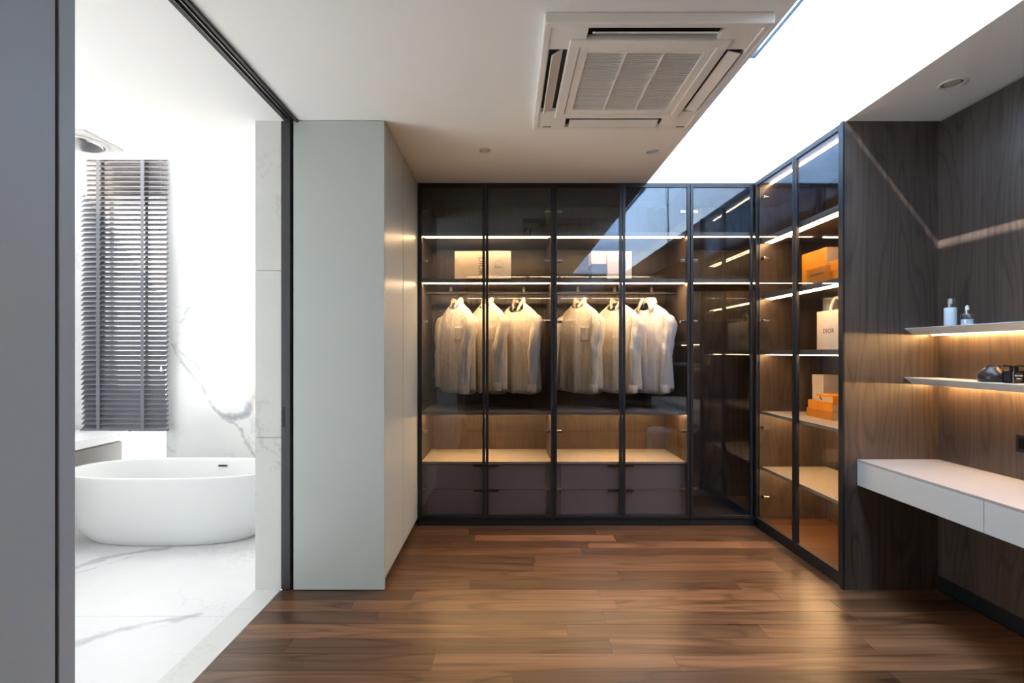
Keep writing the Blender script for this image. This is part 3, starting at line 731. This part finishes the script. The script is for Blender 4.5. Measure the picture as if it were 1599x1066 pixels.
def make_shirt(x, rot, seed, cloth, label, collar='band', open_=.3, pocket=True, zs=1.0, lift=.20, buttons=True, turn=1.0):
    rg = random.Random(seed); ph = [rg.uniform(0, 6.28) for _ in range(12)]
    ztop = 1.885
    o = thing('shirt', label, 'shirt', (x, 4.275, ztop - .80), 'pale shirts hanging in the wardrobes'); o.rotation_euler.z = rot
    mat = M['cloth'][cloth]
    def child(mb, name, m=mat, smooth=60, parent=o, solid=0):
        me = mb.mesh(name, (0, 0, 0), smooth); me.materials.append(m)
        c_ = bpy.data.objects.new(name, me); COL.objects.link(c_); c_.parent = parent
        if solid: md = c_.modifiers.new('solidify', 'SOLIDIFY'); md.thickness = solid; md.offset = 1
        return c_
    T = [(-.03, .232, .078), (.10, .228, .082), (.30, .220, .082), (.45, .218, .080), (.57, .215, .075), (.645, .212, .064), (.685, .198, .056), (.715, .172, .052), (.745, .132, .049), (.770, .092, .047), (.790, .066, .046), (.800, .058, .046)]
    def prof(z):
        for i in range(len(T) - 1):
            if z <= T[i + 1][0]:
                f = (z - T[i][0]) / (T[i + 1][0] - T[i][0]); f = max(0, min(1, f))
                return T[i][1] + (T[i + 1][1] - T[i][1]) * f, T[i][2] + (T[i + 1][2] - T[i][2]) * f
        return T[-1][1], T[-1][2]
    def surf(th, z, off=0.0):
        hw, hd = prof(z)
        fall = max(0, min(1, (.70 - z) / .6)); a = .30 * fall ** .9
        k = 1 + a * (.42 * math.sin(5 * th + ph[0] + 1.2 * z) + .34 * math.sin(9 * th + ph[1] - 2 * z) + .24 * math.sin(15 * th + ph[2] + 3 * z))
        cc, ss = math.cos(th), math.sin(th); e = 2.3
        px = hw * math.copysign(abs(cc) ** (2 / e), cc); py = (hd * k) * math.copysign(abs(ss) ** (2 / e), ss)
        px *= 1 + .03 * fall * math.sin(4 * th + ph[3] + 5 * z)
        n = math.hypot(px / hw ** 2, py / hd ** 2) or 1
        return (px + off * px / hw ** 2 / n, py + off * py / hd ** 2 / n, z)
    N = 84
    def hem(th): return -.005 + .045 * abs(math.cos(th)) ** 3 - .012 * math.sin(th)
    rows = []
    for i in range(30):
        t = i / 29; row = []
        for j in range(N):
            th = 2 * math.pi * j / N; h = hem(th)
            zt = h + (.800 - h) * (1 - (1 - t) ** 1.25)
            # the open neck dips at the front
            if zt > .68: zt -= (.035 + open_ * .075) * max(0, -math.sin(th)) ** 2.5 * ((zt - .68) / .12)
            row.append(surf(th, zt))
        rows.append(row)
    body = child(MB().grid(rows, True), 'body', smooth=70, solid=.0015)
    F_ = -math.pi / 2
    dip = .035 + open_ * .075
    # button placket
    rows = []
    for i in range(26):
        zt = .002 + i / 25 * (.792 - dip); hw = prof(zt)[0]; dlt = .017 / hw
        rows.append([surf(F_ + dlt * u * (1.2 if abs(u) == 1 else 1), zt, .0045 - .003 * (abs(u) == 1)) for u in (-1, -.85, 0, .85, 1)])
    pl = child(MB().grid(rows), 'placket', solid=.001)
    if buttons:
        bmx = MB()
        for i in range(7):
            zt = .09 + i * .098; p = surf(F_, zt, .0075)
            b_ = MB().lathe([(.001, 0), (.0055, 0), (.0055, -.002), (.001, -.0025)], p, 12, 'y')
            child(b_, 'button', M['white'], 40, pl)
    if pocket:
        rows = []
        for i in range(9):
            zt = .455 + i / 8 * .125
            rows.append([surf(F_ + (.055 + k / 6 * .095) / .215 * 1.0, zt, .004 + (.002 if i > 6 else 0)) for k in range(7)])
        child(MB().grid(rows), 'pocket', solid=.001)
    # collar
    dip = .035 + open_ * .075
    if collar == 'band':
        rows = []; gap = .16 + .25 * open_
        for k in range(41):
            th = F_ + gap + (2 * math.pi - 2 * gap) * k / 40; sn = math.sin(th)
            front = max(0, -sn) ** 2.5; side = abs(math.cos(th)) ** 2
            zb = .796 - dip * front + .010 * side - .008 * max(0, sn)
            rx, ry = .060 + .004 * front, .047 + .010 * front
            hh = .028 + .008 * side
            rows.append([(rx * math.cos(th) * m, ry * sn * m, zb + dz * hh) for m, dz in ((1.0, -.3), (1.03, .3), (1.0, .8), (.95, 1.0), (.91, .9))])
        child(MB().grid(rows), 'collar', solid=.002)
    else:
        rows = []
        for k in range(25):
            th = F_ + .30 + (2 * math.pi - .60) * k / 24; rows.append([(.060 * math.cos(th) * s_, .048 * math.sin(th) * s_, .79 + dz) for s_, dz in ((1, -.005), (1, .03), (.95, .047))])
        cl = child(MB().grid(rows), 'collar', solid=.002)
        rows = []
        for k in range(25):
            th = F_ + .22 + (2 * math.pi - .44) * k / 24; fr = max(0, -math.sin(th)) ** 2
            d_ = .045 + .095 * fr
            rows.append([(.058 * math.cos(th), .048 * math.sin(th), .838), (.066 * math.cos(th), .056 * math.sin(th), .836),
                         ((.085 + .02 * fr) * math.cos(th) + .035 * fr * math.copysign(1, math.cos(th)), (.064 + .016 * fr) * math.sin(th), .836 - d_)])
        child(MB().grid(rows), 'collar_leaf', solid=.002, parent=cl)
    # sleeves with cuffs
    for s_ in (-1, 1):
        drop = rg.uniform(-.015, .02); fw = -.055 if s_ > 0 else .02
        inn = .028 if s_ > 0 else .0
        path = [(.160, 0, .690, .030, .040), (.190, -.002, .668, .042, .058), (.218, -.012, .60, .046, .064), (.234 - inn * .3, -.022 + fw * .5, .50, .044, .060), (.242 - inn * .7, -.026 + fw, .38, .043, .056), (.246 - inn, -.028 + fw, .26, .041, .052), (.246 - inn * 1.2, -.030 + fw, .15, .038, .046), (.243 - inn * 1.3, -.032 + fw, .085 + drop, .034, .040)]
        rows = []; NN = 30; LV = 34
        for i in range(LV):
            q_ = i / (LV - 1) * (len(path) - 1); k0 = min(int(q_), len(path) - 2); f = q_ - k0
            a, b = path[k0], path[k0 + 1]; px, py, pz, rx, ry = [a[m] + (b[m] - a[m]) * f for m in range(5)]
            row = []
            for j in range(NN):
                th = 2 * math.pi * j / NN
                wk = 1 + .10 * math.sin(3 * th + ph[5] + s_ + 9 * pz) * min(1, i / 8) + .07 * math.sin(38 * pz + 2 * th + ph[6 + (s_ > 0)]) * min(1, i / 6) * (1.3 if .25 < pz < .5 else .7) + .05 * math.sin(7 * th + ph[8])
                row.append((s_ * (px + rx * wk * math.cos(th)), py + ry * wk * math.sin(th), pz))
            rows.append(row)
        sl = child(MB().grid(rows, True), 'sleeve', smooth=70)
        cx_, cy_, cz_ = path[-1][:3]
        rows = [[(s_ * (cx_ + .037 * m * math.cos(2 * math.pi * j / 28)), cy_ + .044 * m * math.sin(2 * math.pi * j / 28), cz_ + dz) for j in range(28)] for m, dz in ((.92, .006), (1.0, .002), (1.03, -.03), (1.0, -.062), (.95, -.064), (.93, -.03))]
        child(MB().grid(rows, True), 'cuff', parent=sl, solid=0)
    return o
RT = R(-44)
spec = [(-.445, -46, 0, 'off white band collar shirt with frilled placket, nearest the grey cabinet', 'band', .35, True),
        (-.175, -44, 1, 'ivory band collar shirt partly hidden behind the door frame', 'band', .3, True),
        (.105, -40, 1, 'ivory shirt with crumpled open collar, beside the dark gap between shirts', 'band', .75, False),
        (.648, -46, 1, 'ivory band collar shirt with chest pocket, first right of the gap', 'band', .25, True),
        (.975, -44, 0, 'off white collarless shirt in the middle of the right hand trio', 'band', .55, False),
        (1.255, -46, 2, 'white shirt with a large pointed collar at the end of the rail', 'point', .5, False)]
for i, (x, a, cl, lab, col_, op, pk) in enumerate(spec):
    where = ['nearest the grey cabinet', 'second from the grey cabinet', 'third from the grey cabinet', 'fourth from the grey cabinet', 'fifth from the grey cabinet', 'under the pointed collar shirt'][i]
    make_hanger(x, R(a), 'black clothes hanger on the rail, ' + where)
    make_shirt(x, R(a), 10 + i, cl, lab, col_, op, pk)

# ================================================================== bags and boxes on the back shelf
ZS = 2.062
def carton(name, x0, x1, y0, y1, z0, z1, mat, label, cat, group=None):
    t = thing(name, label, cat, ((x0 + x1) / 2, (y0 + y1) / 2, z0), group)
    zl = z0 + (z1 - z0) * .72
    B('box', x0 + .0015, x1 - .0015, y0 + .0015, y1 - .0015, z0, zl, mat, t, .001); B('lid', x0, x1, y0, y1, zl + .0008, z1, mat, t, .0015)
    return t
def bag(name, x0, x1, y0, y1, z0, z1, mat, label, handles=None):
    t = thing(name, label, 'shopping bag', ((x0 + x1) / 2, (y0 + y1) / 2, z0), 'paper shopping bags')
    b_ = B('body', x0, x1, y0, y1, z0, z1, mat, t, .001)
    return t, b_
sY = 4.16
tA, bA = bag('shopping_bag', -.455, -.166, sY, sY + .11, ZS, ZS + .257, 'cream', 'cream paper bag lying on its side on the high shelf')
B('gusset_fold', -.4555, -.4535, sY + .052, sY + .058, ZS + .002, ZS + .255, 'ink_grey', bA)
lettering('DIOR', .062, 'ink', bA, axes((0, 0, -1), (1, 0, 0), (-.228, sY - .0006, ZS + .128)), spacing=1.05)
tB = thing('gift_box', 'cream gift box with oval emblem beside the bag lying on its side', 'box', (-.06, sY + .05, ZS))
bB = B('box', -.160, .033, sY - .01, sY + .10, ZS, ZS + .257, 'white_paper', tB, .001)
B('edge_seam', .0325, .0338, sY - .01, sY + .10, ZS + .20, ZS + .203, 'ink_grey', bB)
ov = MB(); rows = []
for k in range(41):
    a = 2 * math.pi * k / 40; rows.append([(-.072 + .042 * s_ * math.cos(a), sY - .0106, ZS + .118 + .060 * s_ * math.sin(a)) for s_ in (1, .94)])
ov.grid(rows); ov.build('emblem_ring', 'ink_grey', bB)
lettering('Dior', .036, 'ink', bB, axes((1, 0, 0), (0, 0, 1), (-.072, sY - .0108, ZS + .118)))
# white boxes in the second wardrobe
carton('shoe_box', .73, .862, sY, sY + .18, ZS, ZS + .146, 'navy_card', 'dark slate box on the high shelf under a white box', 'box')
carton('shoe_box', .73, .862, sY - .002, sY + .17, ZS + .1465, ZS + .257, 'white_paper', 'white box lying on the dark slate box', 'box')
tC, bC = bag('shopping_bag', .866, 1.078, sY - .002, sY + .11, ZS, ZS + .257, 'white_paper', 'white paper bag with a small vertical logo beside the stacked boxes')
B('gusset_fold', 1.0775, 1.0788, sY + .05, sY + .056, ZS + .002, ZS + .255, 'ink_grey', bC)
lettering('DIOR', .022, 'ink', bC, axes((0, 0, -1), (1, 0, 0), (1.022, sY - .0026, ZS + .14)), spacing=1.3)

# ================================================================== boxes in the right wardrobe
z1_ = 1.915
t = thing('gift_box', 'large bright orange box standing at the back of the shelf', 'box', (2.36, 3.60, z1_))
B('box', 2.30, 2.42, 3.46, 3.75, z1_, z1_ + .288, 'orange', t, .002)
B('side_label', 2.303, 2.418, 3.4585, 3.4602, z1_ + .002, z1_ + .286, 'cream', t)
t = thing('gift_box', 'small orange box with dark lettering in front of the large orange box', 'box', (2.215, 3.42, z1_))
bx = B('box', 2.200, 2.230, 3.313, 3.53, z1_, z1_ + .130, 'orange_dark', t, .0015)
lettering('LOUIS VUITTON', .021, 'ink', bx, axes((0, -1, 0), (0, 0, 1), (2.1993, 3.415, z1_ + .080)))
t = thing('gift_box', 'medium orange box by the end panel of the right wardrobe', 'box', (2.29, 3.2, z1_))
B('box', 2.243, 2.338, 3.002, 3.345, z1_, z1_ + .085, 'orange', t, .002); B('lid', 2.241, 2.340, 3.0, 3.347, z1_ + .0855, z1_ + .160, 'orange', t, .002)
z2_ = 1.462
t = thing('shopping_bag', 'cream paper bag with ribbon handle standing on the middle shelf', 'shopping bag', (2.30, 3.3, z2_), 'paper shopping bags')
bx = B('body', 2.25, 2.36, 3.10, 3.49, z2_, z2_ + .274, 'white_paper', t, .001)
B('gusset_fold', 2.303, 2.307, 3.4895, 3.4908, z2_ + .01, z2_ + .26, 'ink_grey', bx)
lettering('DIOR', .046, 'ink', bx, axes((0, -1, 0), (0, 0, 1), (2.2493, 3.365, z2_ + .130)), spacing=1.1)
MB().tube([(2.30, 3.42 - .13 * k / 14, z2_ + .265 + .10 * math.sin(math.pi * k / 14) ** .6) for k in range(15)], .008, 8).build('handle', 'cream', bx, smooth=40)
z3_ = .960
def book(y0, y1, x0, x1, z0, h, label, mat):
    t = thing('boxed_book', label, 'book', ((x0 + x1) / 2, (y0 + y1) / 2, z0), 'stacked orange books')
    B('cover', x0, x1, y0, y1, z0, z0 + .005, mat, t, .001); B('cover', x0, x1, y0, y1, z0 + h - .005, z0 + h, mat, t, .001)
    B('spine', x0, x0 + .006, y0, y1, z0 + .005, z0 + h - .005, mat, t); B('page_block', x0 + .006, x1 - .006, y0 + .004, y1 - .004, z0 + .005, z0 + h - .005, 'page', t)
    return t
book(3.40, 3.69, 2.30, 2.53, z3_, .062, 'bottom orange box book of the stack of three', 'orange_dark')
book(3.405, 3.68, 2.305, 2.53, z3_ + .062, .062, 'middle orange box book of the stack of three', 'orange')
bk = thing('boxed_book', 'small orange topmost box with a dark ribbon on the stack', 'book', (2.39, 3.5, z3_ + .124), 'stacked orange books')
B('box', 2.312, 2.50, 3.412, 3.60, z3_ + .124, z3_ + .163, 'page', bk, .001); B('lid', 2.310, 2.502, 3.41, 3.602, z3_ + .1635, z3_ + .174, 'orange', bk, .0015)
B('end_band', 2.312, 2.50, 3.4105, 3.4119, z3_ + .126, z3_ + .163, 'orange', bk)
MB().tube([(2.309, 3.545, z3_ + .166), (2.306, 3.538, z3_ + .150), (2.309, 3.525, z3_ + .136)], .004, 8).build('ribbon', 'ink', bk)
carton('gift_box', 2.475, 2.60, 3.76, 3.90, z3_, z3_ + .305, 'cream', 'tall cream box behind the stacked orange books', 'box')
